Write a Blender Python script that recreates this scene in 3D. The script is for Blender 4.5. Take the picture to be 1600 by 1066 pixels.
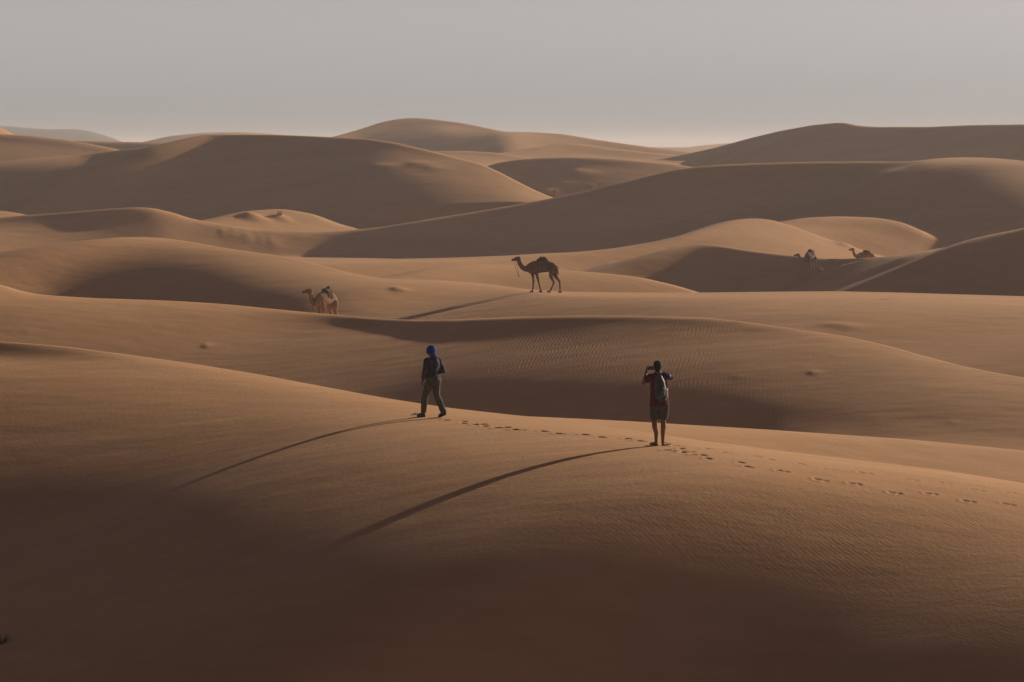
import bpy, bmesh, math, random
from mathutils import Vector, Matrix, Euler
import numpy as np
S = bpy.context.scene
COL = S.collection
for o in list(bpy.data.objects): bpy.data.objects.remove(o)

# ---------------------------------------------------------------- camera, sky, sun, exposure
HOR_Y = 235.0                                   # height of the true horizon in the 1600 x 1066 photograph
cam_d = bpy.data.cameras.new('camera'); cam = bpy.data.objects.new('camera', cam_d); COL.objects.link(cam)
cam_d.sensor_width = 36; cam_d.lens = 90; cam_d.shift_y = -(533-HOR_Y)/1600.0
cam_d.clip_start = .5; cam_d.clip_end = 60000
cam.location = (0, 0, 0); cam.rotation_euler = (math.radians(90), 0, 0)
S.camera = cam
W = bpy.data.worlds.new('World'); S.world = W; W.use_nodes = True
nt = W.node_tree; nt.nodes.clear()
wo = nt.nodes.new('ShaderNodeOutputWorld'); bg = nt.nodes.new('ShaderNodeBackground')
sky = nt.nodes.new('ShaderNodeTexSky'); sky.sky_type = 'NISHITA'; sky.sun_disc = False
sky.sun_elevation = math.radians(14.5); sky.sun_rotation = math.radians(90-43)
sky.air_density = 1.0; sky.dust_density = 3.5; sky.ozone_density = 1.0; sky.altitude = 600
hs = nt.nodes.new('ShaderNodeHueSaturation'); hs.inputs['Saturation'].default_value = .35
tn = nt.nodes.new('ShaderNodeMixRGB'); tn.blend_type = 'MULTIPLY'; tn.inputs['Fac'].default_value = 1; tn.inputs['Color2'].default_value = (.45, .38, .48, 1)
nt.links.new(sky.outputs['Color'], hs.inputs['Color']); nt.links.new(hs.outputs['Color'], tn.inputs['Color1'])
# dusty air whitens the lowest few degrees of the sky all the way round
geo = nt.nodes.new('ShaderNodeTexCoord'); sx = nt.nodes.new('ShaderNodeSeparateXYZ'); nt.links.new(geo.outputs['Generated'], sx.inputs[0])
mr = nt.nodes.new('ShaderNodeMapRange'); mr.interpolation_type = 'SMOOTHSTEP'
for k, v in ((1, .0), (2, .15), (3, .85), (4, 0.0)): mr.inputs[k].default_value = v
nt.links.new(sx.outputs['Z'], mr.inputs[0])
dust = nt.nodes.new('ShaderNodeMixRGB'); veil = nt.nodes.new('ShaderNodeValToRGB'); veil.color_ramp.elements[0].position = 0; veil.color_ramp.elements[1].position = .075
veil.color_ramp.elements[0].color = (.34, .37, .385, 1); veil.color_ramp.elements[1].color = (1.0, .988, .955, 1)
vs = nt.nodes.new('ShaderNodeVectorMath'); vs.operation = 'SCALE'; vs.inputs['Scale'].default_value = 10.3
nt.links.new(sx.outputs['Z'], veil.inputs[0]); nt.links.new(veil.outputs['Color'], vs.inputs[0]); nt.links.new(vs.outputs[0], dust.inputs['Color2'])
nt.links.new(mr.outputs[0], dust.inputs['Fac']); nt.links.new(tn.outputs['Color'], dust.inputs['Color1'])
nt.links.new(dust.outputs['Color'], bg.inputs['Color']); bg.inputs['Strength'].default_value = .05
nt.links.new(bg.outputs['Background'], wo.inputs['Surface'])
sun_d = bpy.data.lights.new('sun', 'SUN'); sun = bpy.data.objects.new('sun', sun_d); COL.objects.link(sun)
sun_d.energy = 5.0; sun_d.angle = math.radians(.8); sun_d.color = (1.0, .88, .71)
az, el = math.radians(43), math.radians(14.5)
sv = Vector((math.cos(el)*math.cos(az), math.cos(el)*math.sin(az), math.sin(el)))
sun.rotation_euler = sv.to_track_quat('Z', 'Y').to_euler(); sun.location = sv*200
S.view_settings.view_transform = 'Standard'; S.view_settings.look = 'None'
S.view_settings.exposure = .5; S.view_settings.gamma = 1
S.cycles.volume_bounces = 0; S.cycles.max_bounces = 5
# ---------------------------------------------------------------- terrain
F_PX, HOR, PX0 = 4000.0, 235.0, 800.0      # focal length and horizon, in units of 1/1600 of the picture's width
SUN_AZ, SUN_EL = math.radians(43), math.radians(14.5)   # azimuth measured from +X (right) towards +Y (away)

def gsmooth(a, sig, axis=-1):
    if sig <= 0: return a
    r = int(max(1, round(3*sig)))
    k = np.exp(-0.5*(np.arange(-r, r+1)/sig)**2); k /= k.sum()
    a = np.moveaxis(a, axis, -1)
    p = np.concatenate([2*a[..., :1]-a[..., r:0:-1], a, 2*a[..., -1:]-a[..., -2:-r-2:-1]], -1) if a.shape[-1] > r+1 else a
    out = np.zeros_like(a)
    n = a.shape[-1]
    for i, w in enumerate(k): out += w*p[..., i:i+n]
    return np.moveaxis(out, -1, axis)

GP = np.arange(-1600, 3201, 4.0)            # picture columns at which every dune is worked out
def curve(pts, sig):
    pts = sorted(pts); return gsmooth(np.interp(GP, [p[0] for p in pts], [p[1] for p in pts]), sig/4.0)

def d_rows():
    kd = [4, 20, 30, 36, 44, 60, 72, 90, 175, 400, 760, 1600, 2900, 4200]
    ks = [.9, .5, .12, .075, .05, .05, .085, .1, .2, .45, 1.3, 8, 14, 100]
    out = [4.0]
    while out[-1] < 4200:
        out.append(out[-1]+math.exp(np.interp(math.log(out[-1]), np.log(kd), np.log(ks))))
    return np.array(out)
D = d_rows()

# every dune, far to near: crest line, distance of the crest, and how squarely its face meets the sun
# S: {column: [(height in picture, sun facing), ...]}
LAYERS = []
def dune(name, crest, depth, S, back=.25, rnd=None, dend=20, sig=10, dsig=45, ssig=(16, 3), k=.0012, fall=1.1):
    LAYERS.append(dict(name=name, crest=crest, depth=depth, S=S, back=back, rnd=rnd, dend=dend, sig=sig, dsig=dsig, ssig=ssig, k=k, fall=fall))
K_ = -.08
exec_layers = True
dune('far_hill', [(-900,202),(-300,193),(-100,197),(10,195),(60,194.5),(120,195.5),(150,201),(185,212),(208,223),(260,240),(2000,250)], [(0,2000)],
     {0:[(190,.02),(240,.02)]}, back=.1, dend=1700, sig=5)
dune('far1', [(-1600,230),(0,226),(190,232),(220,222),(260,211),(320,205),(380,204),(430,207),(470,212),(520,216),(600,225),(2000,235)], [(0,1300)],
     {0:[(200,.04),(235,.04)]}, dend=1000)
dune('far2', [(-1600,240),(900,245),(1030,240),(1060,232),(1100,226),(1140,222),(1170,222),(1240,215),(1340,200),(1380,196.5),(1420,195),(1450,197),(1520,204),(1600,210),(2400,215)], [(0,1450)],
     {1100:[(222,.08),(232,.22),(245,.22)]}, dend=1000)
dune('mid_peak', [(-1600,250),(350,240),(460,228),(520,213),(560,202),(600,189),(630,184),(660,184),(720,191),(760,199),(790,206),(830,206),(880,209),(920,216),(960,222),(1010,229),(1060,235),(1120,243),(1400,250),(3000,250)],
     [(0,640),(500,660),(650,700),(800,660),(1000,640),(2000,640)],
     {520:[(213,K_),(235,K_)], 600:[(189,.02),(210,.04),(235,-.02)], 660:[(184,.0),(192,.06),(205,.06),(235,-.04)], 700:[(189,.0),(196,.2),(204,.2),(216,.0),(235,K_)],
      760:[(199,.2),(205,.15),(213,.0),(235,K_)], 776:[(202,.2),(212,.05),(235,-.05)], 795:[(206,.3),(220,.26),(240,.26)], 850:[(207,.15),(214,.2),(240,.2)], 950:[(220,.05),(228,.16),(250,.2)], 1080:[(238,.1),(250,.2)]}, dend=575, sig=8)
dune('mid_low', [(-1600,262),(700,256),(760,242),(797,237),(840,230),(885,223),(920,226),(952,231),(1000,237),(1067,243),(1120,250),(1400,262),(3000,262)], [(0,560)],
     {780:[(238,.2),(250,.2)], 850:[(228,.22),(240,.18),(250,.2)], 950:[(230,.1),(238,.1),(248,.24)], 1050:[(240,.1),(250,.24)]}, dend=500, sig=8)
dune('mid_flat', [(-1600,262),(600,245),(680,236),(719,235.5),(766,237.5),(800,242),(830,247),(870,250),(920,252),(1000,252),(1080,256),(1400,265),(3000,265)], [(0,500)],
     {700:[(235,.1),(242,.2)], 760:[(237,K_),(240,.0),(243,.24),(260,.24)], 900:[(250,.24),(262,.24)]}, dend=450, sig=6)
dune('left_edge', [(-1600,180),(-200,172),(-60,186),(-20,191),(0,198),(18,208),(40,220),(200,250),(3000,260)], [(0,600)],
     {0:[(190,.3),(215,.3)]}, dend=500, sig=5)
dune('left_strip', [(-1600,240),(60,228),(115,219),(170,221),(230,222),(300,224),(400,240),(3000,260)], [(0,580)],
     {0:[(200,K_),(240,K_)]}, dend=460, sig=6)
dune('right_back', [(-1600,275),(900,270),(1010,252),(1060,243),(1120,230),(1170,216),(1220,204),(1270,195),(1310,191),(1322,191),(1340,196),(1370,198),(1450,198),(1520,195),(1600,194),(1800,196),(3000,190)],
     [(0,540),(1000,530),(1300,490),(1600,470),(3000,440)], {1100:[(190,K_),(260,K_)]}, dend=370, sig=5)
dune('left_back', [(-1600,190),(-300,200),(0,209),(50,212),(110,219),(150,226),(185,233),(230,245),(400,262),(3000,265)], [(0,480)],
     {0:[(209,K_),(214,-.06),(222,.10),(252,.07)], 120:[(220,K_),(224,K_),(229,.1),(245,.12)]}, dend=415, sig=8)
dune('left_big', [(-1600,262),(-300,262),(0,252),(60,246),(110,243),(160,238),(200,233),(240,229),(280,219),(310,211.5),(330,210),(350,210),(400,210),(450,211),(520,214),(580,217),(620,223),(680,237),(720,248),(750,255),(780,268),(810,284),(840,299),(865,309),(920,325),(1000,340),(3000,345)],
     [(-300,400),(0,396),(200,390),(330,382),(600,370),(750,360),(865,346),(1000,340),(3000,340)],
     {0:[(252,.16),(260,.08),(274,-.03),(290,-.07),(320,-.07),(334,.0)], 110:[(243,.18),(250,.15),(262,.02),(280,-.08),(335,-.07)],
      150:[(238,.0),(242,K_),(247,-.05),(254,.08),(265,.0),(285,-.08),(335,-.08)], 200:[(233,.2),(236,-.06),(241,-.06),(251,.06),(268,.0),(290,-.07),(335,K_)],
 250:[(227,.14),(236,.08),(250,.03),(280,-.02),(320,-.06)], 290:[(217,.26),(225,.12),(238,.03),(255,-.03),(280,-.06),(340,K_)], 318:[(210,.24),(215,.1),(222,-.02),(235,-.07),(340,K_)], 345:[(210,K_),(340,K_)], 500:[(210,K_),(350,K_)],
      560:[(216,K_),(232,-.04),(250,.0),(262,-.02),(290,K_),(350,K_)], 620:[(223,-.08),(229,.0),(238,.1),(255,.08),(275,.03),(305,-.06),(345,-.08)],
      700:[(243,.1),(255,.14),(275,.12),(300,.06),(330,.02)], 780:[(268,.28),(278,.2),(300,.15),(320,.1)], 850:[(303,.32),(312,.3)]}, dend=338, sig=7)
dune('mid_back', [(-1600,330),(650,300),(740,268),(770,256),(800,250),(850,246),(900,245),(950,247),(1000,251),(1060,257),(1110,266),(1200,280),(3000,290)], [(0,415)],
     {770:[(255,K_),(300,K_)], 850:[(246,K_),(262,-.04),(280,-.01),(308,-.07)], 950:[(247,K_),(253,-.03),(262,.08),(280,.05),(300,-.02)], 1060:[(257,-.05),(262,.14),(280,.14)]}, dend=355)
dune('lit_patch', [(-1600,320),(-200,322),(-60,326),(0,329),(30,333),(60,340),(150,352),(280,352),(330,341),(380,330),(440,326),(490,334),(530,350),(570,360),(620,370),(3000,380)], [(0,332)],
     {0:[(325,.24),(360,.24)]}, back=.12, dend=312, sig=8, k=.005)
dune('long_dark', [(-1600,345),(-300,345),(0,340),(40,336),(100,332),(160,327),(210,323.5),(240,325),(270,332),(300,342),(350,351),(400,358),(450,361),(500,362),(540,360.5),(600,354),(660,344),(740,331),(800,321),(860,310),(920,297),(980,283),(1030,271),(1060,264),(1100,259),(1150,256),(1250,253),(1350,252),(1400,252.5),(1430,251.5),(1470,247),(1510,245.5),(1550,246.5),(1590,250),(1620,254),(1800,270),(3000,300)],
     [(-300,300),(0,302),(230,302),(400,306),(540,312),(860,320),(1100,328),(1430,331),(1510,326),(1700,308),(3000,290)],
     {0:[(340,-.02),(346,.06),(360,.16),(385,.2)], 100:[(331,-.06),(338,-.06),(350,.06),(370,.14),(385,.14)], 165:[(327,.1),(332,K_),(342,-.06),(356,.05),(375,.07)],
      230:[(324,.28),(327,-.06),(335,-.04),(350,.03),(370,.02)], 300:[(342,.3),(346,K_),(352,.0),(372,.02)], 350:[(351,.25),(355,K_),(366,.0),(385,.0)], 400:[(358,.1),(362,K_),(372,.0),(378,.09),(384,-.02),(400,-.06)],
      460:[(361,K_),(375,K_),(382,.02),(388,K_),(400,K_)], 540:[(361,K_),(400,K_)], 640:[(348,.2),(351,K_),(400,K_)], 820:[(317,.2),(320,K_),(400,K_)], 1000:[(278,.0),(281,K_),(400,K_)],
      1350:[(252,.0),(258,K_),(350,K_)], 1400:[(252,-.05),(260,K_),(266,.1),(274,-.02),(300,K_),(350,K_)],
      1440:[(251,.2),(258,.14),(266,.0),(280,-.06),(350,K_)], 1500:[(246,.26),(253,.15),(262,.02),(280,-.06),(350,K_)], 1590:[(250,.26),(262,.14),(285,.1),(310,.03),(340,-.05),(380,K_)], 1900:[(260,.2),(280,.14),(380,.0)]},
     back=.2, dend=272, sig=6)
dune('hollow', [(-1600,420),(1000,420),(1120,380),(1180,355),(1220,346),(1260,340),(1310,338),(1370,340),(1410,347),(1440,360),(1470,377),(1500,388),(1560,400),(3000,420)], [(0,281)],
     {1220:[(346,.3),(352,.22),(360,.3),(400,.28)], 1300:[(338,.3),(353,.2),(358,.32),(380,.26),(400,.26)], 1400:[(345,.28),(364,.16),(370,.3),(385,.22)], 1470:[(377,.2),(390,.2)]}, back=.1, dend=262, sig=8, k=.005)
dune('lit_mid', [(-1600,420),(300,400),(440,402),(500,404),(600,405),(700,403),(780,400),(850,396),(900,394),(960,388),(1020,378),(1060,369),(1090,358),(1120,349),(1150,343),(1180,341),(1205,343),(1240,354),(1290,372),(1330,385),(1345,391),(1400,405),(1500,425),(3000,470)],
     [(0,250),(700,252),(1000,262),(1180,270),(1340,262),(3000,255)],
     {400:[(402,.25),(430,.22)], 800:[(398,.3),(430,.24)], 940:[(390,.3),(405,.2),(430,.2)], 1050:[(372,.28),(384,.16),(400,.1),(430,.15)], 1130:[(347,.3),(356,.2),(370,.24),(395,.2)], 1190:[(342,.3),(350,.28),(395,.24)], 1280:[(368,.32),(400,.3)]}, dend=[(0,190),(800,195),(950,222),(1100,233),(1180,232),(1340,229),(3000,215)], sig=7)
dune('camel_dune', [(-1600,450),(850,440),(950,413),(990,403),(1040,390),(1080,382),(1100,381),(1130,384),(1170,391),(1220,397),(1260,401),(1290,404),(1330,404),(1370,402),(1400,399),(1450,391),(1480,386),(1520,382),(1700,375),(3000,370)],
     [(0,240),(950,240),(1100,235),(1270,228),(1370,225),(1480,220),(3000,215)],
     {900:[(410,.2),(440,.2)], 985:[(404,.22),(415,.08),(435,.05),(455,.08)], 1040:[(390,.24),(397,.12),(412,.0),(455,-.07)], 1080:[(382,.2),(388,.02),(400,-.06),(455,K_)], 1140:[(385,.1),(389,K_),(455,K_)], 1290:[(403,-.02),(407,-.07),(455,-.08)],
      1340:[(404,.03),(415,-.03),(455,-.03)], 1390:[(400,.2),(405,.02),(420,.0),(440,.02)], 1450:[(391,.28),(398,.12),(410,.06)], 1600:[(380,.2),(400,.1)]}, dend=190, sig=6, ssig=(9, 2))
dune('dark_shoulder', [(-1600,600),(1000,560),(1200,497),(1300,456),(1350,437),(1400,417),(1440,401),(1470,389),(1500,378),(1540,368),(1600,356),(1700,335),(2000,300),(3000,280)],
     [(0,212),(1300,206),(1480,204),(1600,200),(3000,190)],
     {1300:[(456,.3),(459,.1),(464,K_)], 1400:[(417,.25),(420,.05),(424,-.08),(460,K_)], 1480:[(385,.28),(389,.04),(393,K_),(460,K_)], 1600:[(356,.12),(361,K_),(460,K_)]}, dend=165, sig=8, ssig=(9, 1.5))
dune('low_ridge', [(-1600,560),(400,500),(500,450),(560,437),(597,432),(665,420),(719,414),(783,413),(868,421),(935,426),(1000,433),(1060,447),(1150,475),(3000,520)], [(0,188)],
     {600:[(432,.24),(450,.24)], 760:[(413,.3),(425,.22),(450,.2)], 900:[(423,.26),(445,.18)]}, back=.1, dend=160)
dune('camel_crest', [(-1600,430),(-300,420),(0,394),(60,385),(120,377),(180,371),(220,370),(260,372),(300,378),(338,385),(370,390),(420,397),(450,402),(500,414),(550,427),(597,435),(640,436.5),(699,438.5),(766,443.5),(817,451.5),(868,455.5),(960,457),(1070,457.5),(1200,456),(1300,455),(1400,457),(1500,460),(1600,463),(2000,475),(3000,480)],
     [(-300,194),(0,190),(220,186),(400,180),(600,170),(800,158),(870,156),(1070,155),(1600,150),(3000,150)],
     {0:[(395,.12),(410,.2),(440,.12)], 60:[(386,.2),(400,.2),(430,.08),(445,.02),(465,.0)], 120:[(377,.24),(400,.12),(420,.02),(440,-.04)], 220:[(371,.3),(382,.16),(400,.07),(422,-.01),(470,-.07)],
      330:[(384,.25),(400,.14),(428,.02),(450,-.03),(475,-.08)], 420:[(397,.25),(410,.19),(440,.09),(465,-.01),(482,-.03)], 500:[(414,.28),(430,.2),(460,.1),(488,.05)], 600:[(435,.3),(450,.21),(498,.12)],
      720:[(440,.34),(448,.24),(462,.17),(480,.12),(492,.1)], 800:[(450,.34),(457,.18),(470,.125),(490,.10)], 1000:[(457,.36),(466,.19),(480,.12),(490,.1)], 1200:[(456,.36),(468,.22),(500,.14)], 1400:[(457,.36),(475,.22),(530,.16)], 1600:[(463,.34),(490,.20),(560,.145),(600,.13)]}, dend=[(0,132),(500,133),(660,127),(840,120),(1000,116.7),(1200,111.6),(1400,105.6),(1600,99.6),(3000,94.6)])
dune('dark_lip', [(-1600,420),(-100,425),(0,444),(30,454),(60,460),(100,463),(150,466),(200,467.5),(270,470),(350,475),(420,482),(480,488),(530,492),(600,498),(660,500.5),(740,498),(800,495),(900,493),(960,493),(1030,494),(1100,496),(1160,502),(1200,508),(1260,516),(1320,525),(1380,538),(1440,555),(1500,571),(1560,583),(1600,590),(1700,600),(1800,607),(2200,622),(3000,640)],
     [(-300,132),(0,132),(300,134),(500,133),(660,128),(840,122),(1000,117),(1200,112),(1400,106),(1600,100),(3000,95)],
     {0:[(444,.25),(460,.2),(500,.13),(535,.1)], 200:[(467,.27),(480,.2),(510,.14),(555,.12)], 350:[(475,.27),(490,.18),(540,.12),(575,.1)], 460:[(486,.3),(492,.1),(498,.08),(510,.12),(550,.11),(600,.08)],
      520:[(491,.3),(496,-.05),(504,-.02),(516,.12),(550,.11),(605,.06)], 590:[(497,.3),(501,-.06),(512,-.02),(528,.12),(560,.09),(615,.02)], 660:[(500,.3),(504,-.06),(520,-.025),(538,.09),(560,.07),(600,.0),(640,-.05)],
      750:[(498,.3),(502,-.05),(518,-.015),(542,.07),(575,.04),(610,-.03),(645,-.08)], 900:[(493,.3),(498,-.04),(513,.01),(550,.07),(590,.02),(620,-.05),(655,K_)], 1030:[(494,.3),(499,-.01),(512,.06),(550,.09),(590,.04),(620,-.04),(665,K_)],
      1160:[(502,.28),(508,.08),(530,.13),(570,.1),(610,.03),(640,-.05),(670,-.06)], 1300:[(522,.3),(532,.2),(570,.12),(610,.08),(650,.02),(680,.08)], 1450:[(557,.3),(570,.2),(610,.12),(650,.08),(690,.15)], 1600:[(588,.25),(600,.2),(640,.14),(680,.14),(704,.2)]},
     dend=78, sig=9, ssig=(14, 2))
dune('lit_shelf', [(-1600,1500),(0,1400),(350,900),(600,690),(700,648),(790,649),(900,654),(981,658),(1195,671),(1426,687),(1600,704),(2000,745),(3000,760)], [(700,73),(1000,75),(1600,77)],
     {900:[(655,.34),(700,.28)], 1600:[(704,.34),(715,.26),(790,.24)]}, dend=55, sig=14)
dune('near_dune', [(-1600,500),(-300,515),(0,533),(100,541),(200,554),(300,568),(400,584),(500,603),(600,621.5),(700,637),(790,647),(850,653),(910,660),(975,670),(1100,689),(1225,705),(1350,720),(1475,735),(1600,755),(2000,820),(3000,900)],
     [(-300,80),(0,78),(300,75),(500,72),(700,68),(850,63),(1000,58),(1100,55.5),(1200,54.5),(1400,53),(1600,52),(3000,50)],
     {0:[(533,.2),(536,-.04),(550,.0),(562,.19),(600,.145),(640,.095),(680,.062),(720,.038),(760,.021),(800,.010),(850,.001),(920,-.014),(1066,-.05)], 120:[(544,.28),(547,.04),(556,.08),(568,.2),(605,.145),(655,.092),(700,.057),(740,.034),(780,.018),(820,.008),(865,.0),(930,-.014),(1066,-.05)],
      230:[(558,.3),(564,.22),(580,.2),(625,.135),(680,.083),(725,.052),(765,.030),(805,.015),(845,.006),(890,-.002),(950,-.015),(1066,-.05)], 400:[(584,.32),(600,.22),(650,.13),(710,.08),(755,.050),(795,.028),(835,.014),(872,.004),(910,-.004),(965,-.016),(1066,-.05)],
      600:[(622,.34),(640,.25),(700,.138),(755,.075),(800,.044),(840,.022),(878,.008),(915,-.002),(970,-.016),(1066,-.05)], 800:[(648,.36),(670,.25),(730,.135),(780,.072),(825,.036),(866,.015),(902,.003),(940,-.006),(990,-.02),(1066,-.045)],
      1000:[(672,.38),(690,.28),(740,.16),(790,.08),(840,.03),(885,.003),(960,-.02),(1066,-.05)], 1200:[(703,.4),(720,.32),(770,.18),(820,.09),(870,.035),(920,.003),(990,-.02),(1066,-.04)],
      1400:[(725,.42),(745,.33),(795,.18),(860,.09),(915,.03),(965,.0),(1066,-.03)], 1600:[(755,.42),(775,.33),(835,.18),(895,.1),(955,.03),(1020,.0),(1066,-.015)]},
     dend=8, sig=14, ssig=(30, 5))

def shade_table(L):
    ys = np.arange(150, 1200, 1.0)
    px = sorted(L['S']); cols = []
    for p in px:
        k = L['S'][p]; cols.append(np.interp(ys, [a[0] for a in k], [a[1] for a in k]))
    cols = np.array(cols); T = np.empty((len(GP), len(ys)))
    cy = curve(L['crest'], L['sig'])
    # columns in between are blended at equal distance below the crest
    cyp = np.interp(px, GP, cy)
    for j, g in enumerate(GP):
        i = int(np.clip(np.searchsorted(px, g)-1, 0, max(0, len(px)-2)))
        i2 = min(i+1, len(px)-1)
        w = 0 if i2 == i else float(np.clip((g-px[i])/(px[i2]-px[i]), 0, 1))
        off = ys-cy[j]
        T[j] = (1-w)*np.interp(off+cyp[i], ys, cols[i])+w*np.interp(off+cyp[i2], ys, cols[i2])
    T = gsmooth(T, L['ssig'][1], 1); T = gsmooth(T, L['ssig'][0]/4.0, 0)
    return T

def solve(L):
    u = (GP-PX0)/F_PX
    cy = curve(L['crest'], L['sig']); dc = curve(L['depth'], L['dsig']) if len(L['depth']) > 1 else np.full(len(GP), float(L['depth'][0][1]))
    zc = -dc*(cy-HOR)/F_PX
    T = shade_table(L)
    Z = np.full((len(D), len(GP)), -60.0)
    dmin = (L['dend'] if np.isscalar(L['dend']) else min(p[1] for p in L['dend']))-40
    r = L['rnd'] or dc*.004
    ray = (cy-HOR)/F_PX
    # behind the crest
    dd = D[:, None]
    t = np.maximum(dd-dc, 0)
    bs = np.maximum(L['back'], ray+.06)
    back = zc - (bs-ray)*(np.sqrt(t*t+r*r)-r) - ray*t
    zb = np.where(dd >= dc, back, 0)
    te, ca, sa, ce = math.tan(SUN_EL), math.cos(SUN_AZ), math.sin(SUN_AZ), math.cos(SUN_EL)
    row = zb[-1].copy(); Z[-1] = row
    dprev = D[-1]
    gi = np.arange(len(GP)); zmin = zc-(45 if L['name'] in ('near_dune',) else 14)
    du = u[1]-u[0]
    for i in range(len(D)-2, -1, -1):
        d = D[i]; step = dprev-d
        if d > dc.max()+5: row = zb[i]; Z[i] = row; dprev = d; continue
        if d < dmin: break
        NS = 2 if d > dc.min()-60 else 1
        for q in range(NS):
            da = dprev-step*q/NS; db = dprev-step*(q+1)/NS
            y = HOR-F_PX*row/da
            yy = np.clip(y-150, 0, T.shape[1]-1.001); y0 = yy.astype(int); fr = yy-y0
            t_ = T[gi, y0]*(1-fr)+T[gi, y0+1]*fr
            ext = np.where(da >= dc, zc-.1*r, row)
            zx = (np.concatenate([ext[4:], ext[-1:]+(ext[-1]-ext[-2])*np.arange(1, 5)])-ext)/(4*du*da)      # looking towards the sun
            zx = gsmooth(np.clip(zx, -.45, .45), 2.2)
            G = te-t_/ce
            s = (G-ca*zx)/sa
            s = np.clip(s, -.6*np.maximum(y-HOR, 0)/F_PX-.004, .68)
            rr = np.clip((dc-db)/np.maximum(r*1.5, .05), 0, 1); rr = rr*rr*(3-2*rr)
            s = s*rr - ray*(1-rr)*.9
            s = np.where(row < zmin, np.clip(s, 0, .01), s)
            bk = zc - (bs-ray)*(np.sqrt(np.maximum(db-dc, 0)**2+r*r)-r) - ray*np.maximum(db-dc, 0)
            row = np.where(db >= dc, bk, np.where(da >= dc, zc-s*(dc-db), row-s*(da-db)))
        m = d < dc
        sm = gsmooth(row, 1.2)
        front = gsmooth(m.astype(float), 4) > .999
        row = np.where(front, sm, row)
        Z[i] = row; dprev = d
    de = L['dend']; de = np.full(len(GP), float(de)) if np.isscalar(de) else curve(de, 45)
    fall = np.maximum(de[None, :]-D[:, None], 0)
    Z = gsmooth(gsmooth(Z-L['fall']*fall, 1.3, 1), 1.2, 0)
    return Z

def smax(a, b, k):
    h = np.clip(.5+.5*(a-b)/k, 0, 1)
    return b+(a-b)*h+k*h*(1-h)

def terrain():
    dd = D[:, None]
    X = dd*((GP-PX0)/F_PX)[None, :]
    base = np.where(dd < 600, -13.0-20*np.exp(-(dd/75)**4), -13.0-(dd-600)*.003)+.8*np.sin(X*.05)*np.sin(dd*.04)
    base = np.maximum(base, -1.75-.5*dd)
    z = base+0*X
    for L in LAYERS:
        z = smax(solve(L), z, L['k']*dd+.02)
    return X, z
# ---------------------------------------------------------------- the sand sheet
HILL = LAYERS.pop(0)                        # the rocky hill on the horizon is its own sheet
X_, Z_ = terrain()
Dn = len(D)
def zat(x, d):
    x = np.asarray(x, float); d = np.asarray(d, float)
    uu = np.clip((x/d*F_PX+PX0-GP[0])/(GP[1]-GP[0]), 0, len(GP)-1.01)
    rr = np.clip(np.interp(d, D, np.arange(Dn)), 0, Dn-1.01)
    i = rr.astype(int); j = uu.astype(int); a = rr-i; b = uu-j
    return Z_[i, j]*(1-a)*(1-b)+Z_[i+1, j]*a*(1-b)+Z_[i, j+1]*(1-a)*b+Z_[i+1, j+1]*a*b
def hit(px, y):
    """the sand seen at photograph position (px, y)"""
    u = (px-PX0)/F_PX; dd = D[D > 25]; z = zat(dd*u, dd)
    yy = HOR-F_PX*z/dd
    k = int(np.argmax(yy <= y))
    a = (yy[k-1]-y)/max(yy[k-1]-yy[k], 1e-9); a = min(max(a, 0), 1)
    d = dd[k-1]+a*(dd[k]-dd[k-1]); x = d*u
    return Vector((x, d, float(zat(x, d))))
def at_depth(px, d):
    x = d*(px-PX0)/F_PX; return Vector((x, d, float(zat(x, d))))

def depth_for(px, y, lo, hi):
    """where between lo and hi the sand of this column lies at height y of the picture, hidden or not"""
    dd = np.linspace(lo, hi, 200); z = zat(dd*(px-PX0)/F_PX, dd); return float(dd[int(np.argmin(np.abs(HOR-F_PX*z/dd-y)))])
rows = np.concatenate([np.nonzero(D < 90)[0], np.nonzero((D >= 90) & (D < 1e9))[0][::2]])
CP = np.concatenate([np.arange(-1600, -200, 16), np.arange(-200, 1800, 2.4), np.arange(1800, 3200, 16)])
Dm = D[rows]; XM = Dm[:, None]*((CP-PX0)/F_PX)[None, :]
ZM = zat(XM.ravel(), np.repeat(Dm, len(CP))).reshape(XM.shape); YM = np.repeat(Dm[:, None], len(CP), 1)
def dent(x, d, fn, rad):
    """change the height of the sheet near (x, d) by fn(dx, dy)"""
    i0, i1 = np.searchsorted(Dm, [d-rad, d+rad])
    if i1 <= i0: return
    j0, j1 = np.searchsorted(CP, [PX0+F_PX*(x-rad)/d-6, PX0+F_PX*(x+rad)/d+6])
    if j1 <= j0: return
    ZM[i0:i1, j0:j1] += fn(XM[i0:i1, j0:j1]-x, YM[i0:i1, j0:j1]-d)
rng = random.Random(4)
def footprint(p, ang, depth=.03, size=1.0):
    ca, sa = math.cos(ang), math.sin(ang)
    def f(dx, dy):
        a = (dx*ca+dy*sa)/size; b = (-dx*sa+dy*ca)/size
        heel = np.exp(-((a+.09)/.055)**4-(b/.05)**4); ball = np.exp(-((a-.07)/.085)**4-(b/.06)**4)
        rim = np.exp(-((np.sqrt((a/1.7)**2+b**2)-.115)/.035)**2)*(.6+.4*np.sign(a))
        return -depth*np.maximum(heel*1.1, ball)+depth*.45*rim
    dent(p.x, p.y, f, .35)
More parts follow.
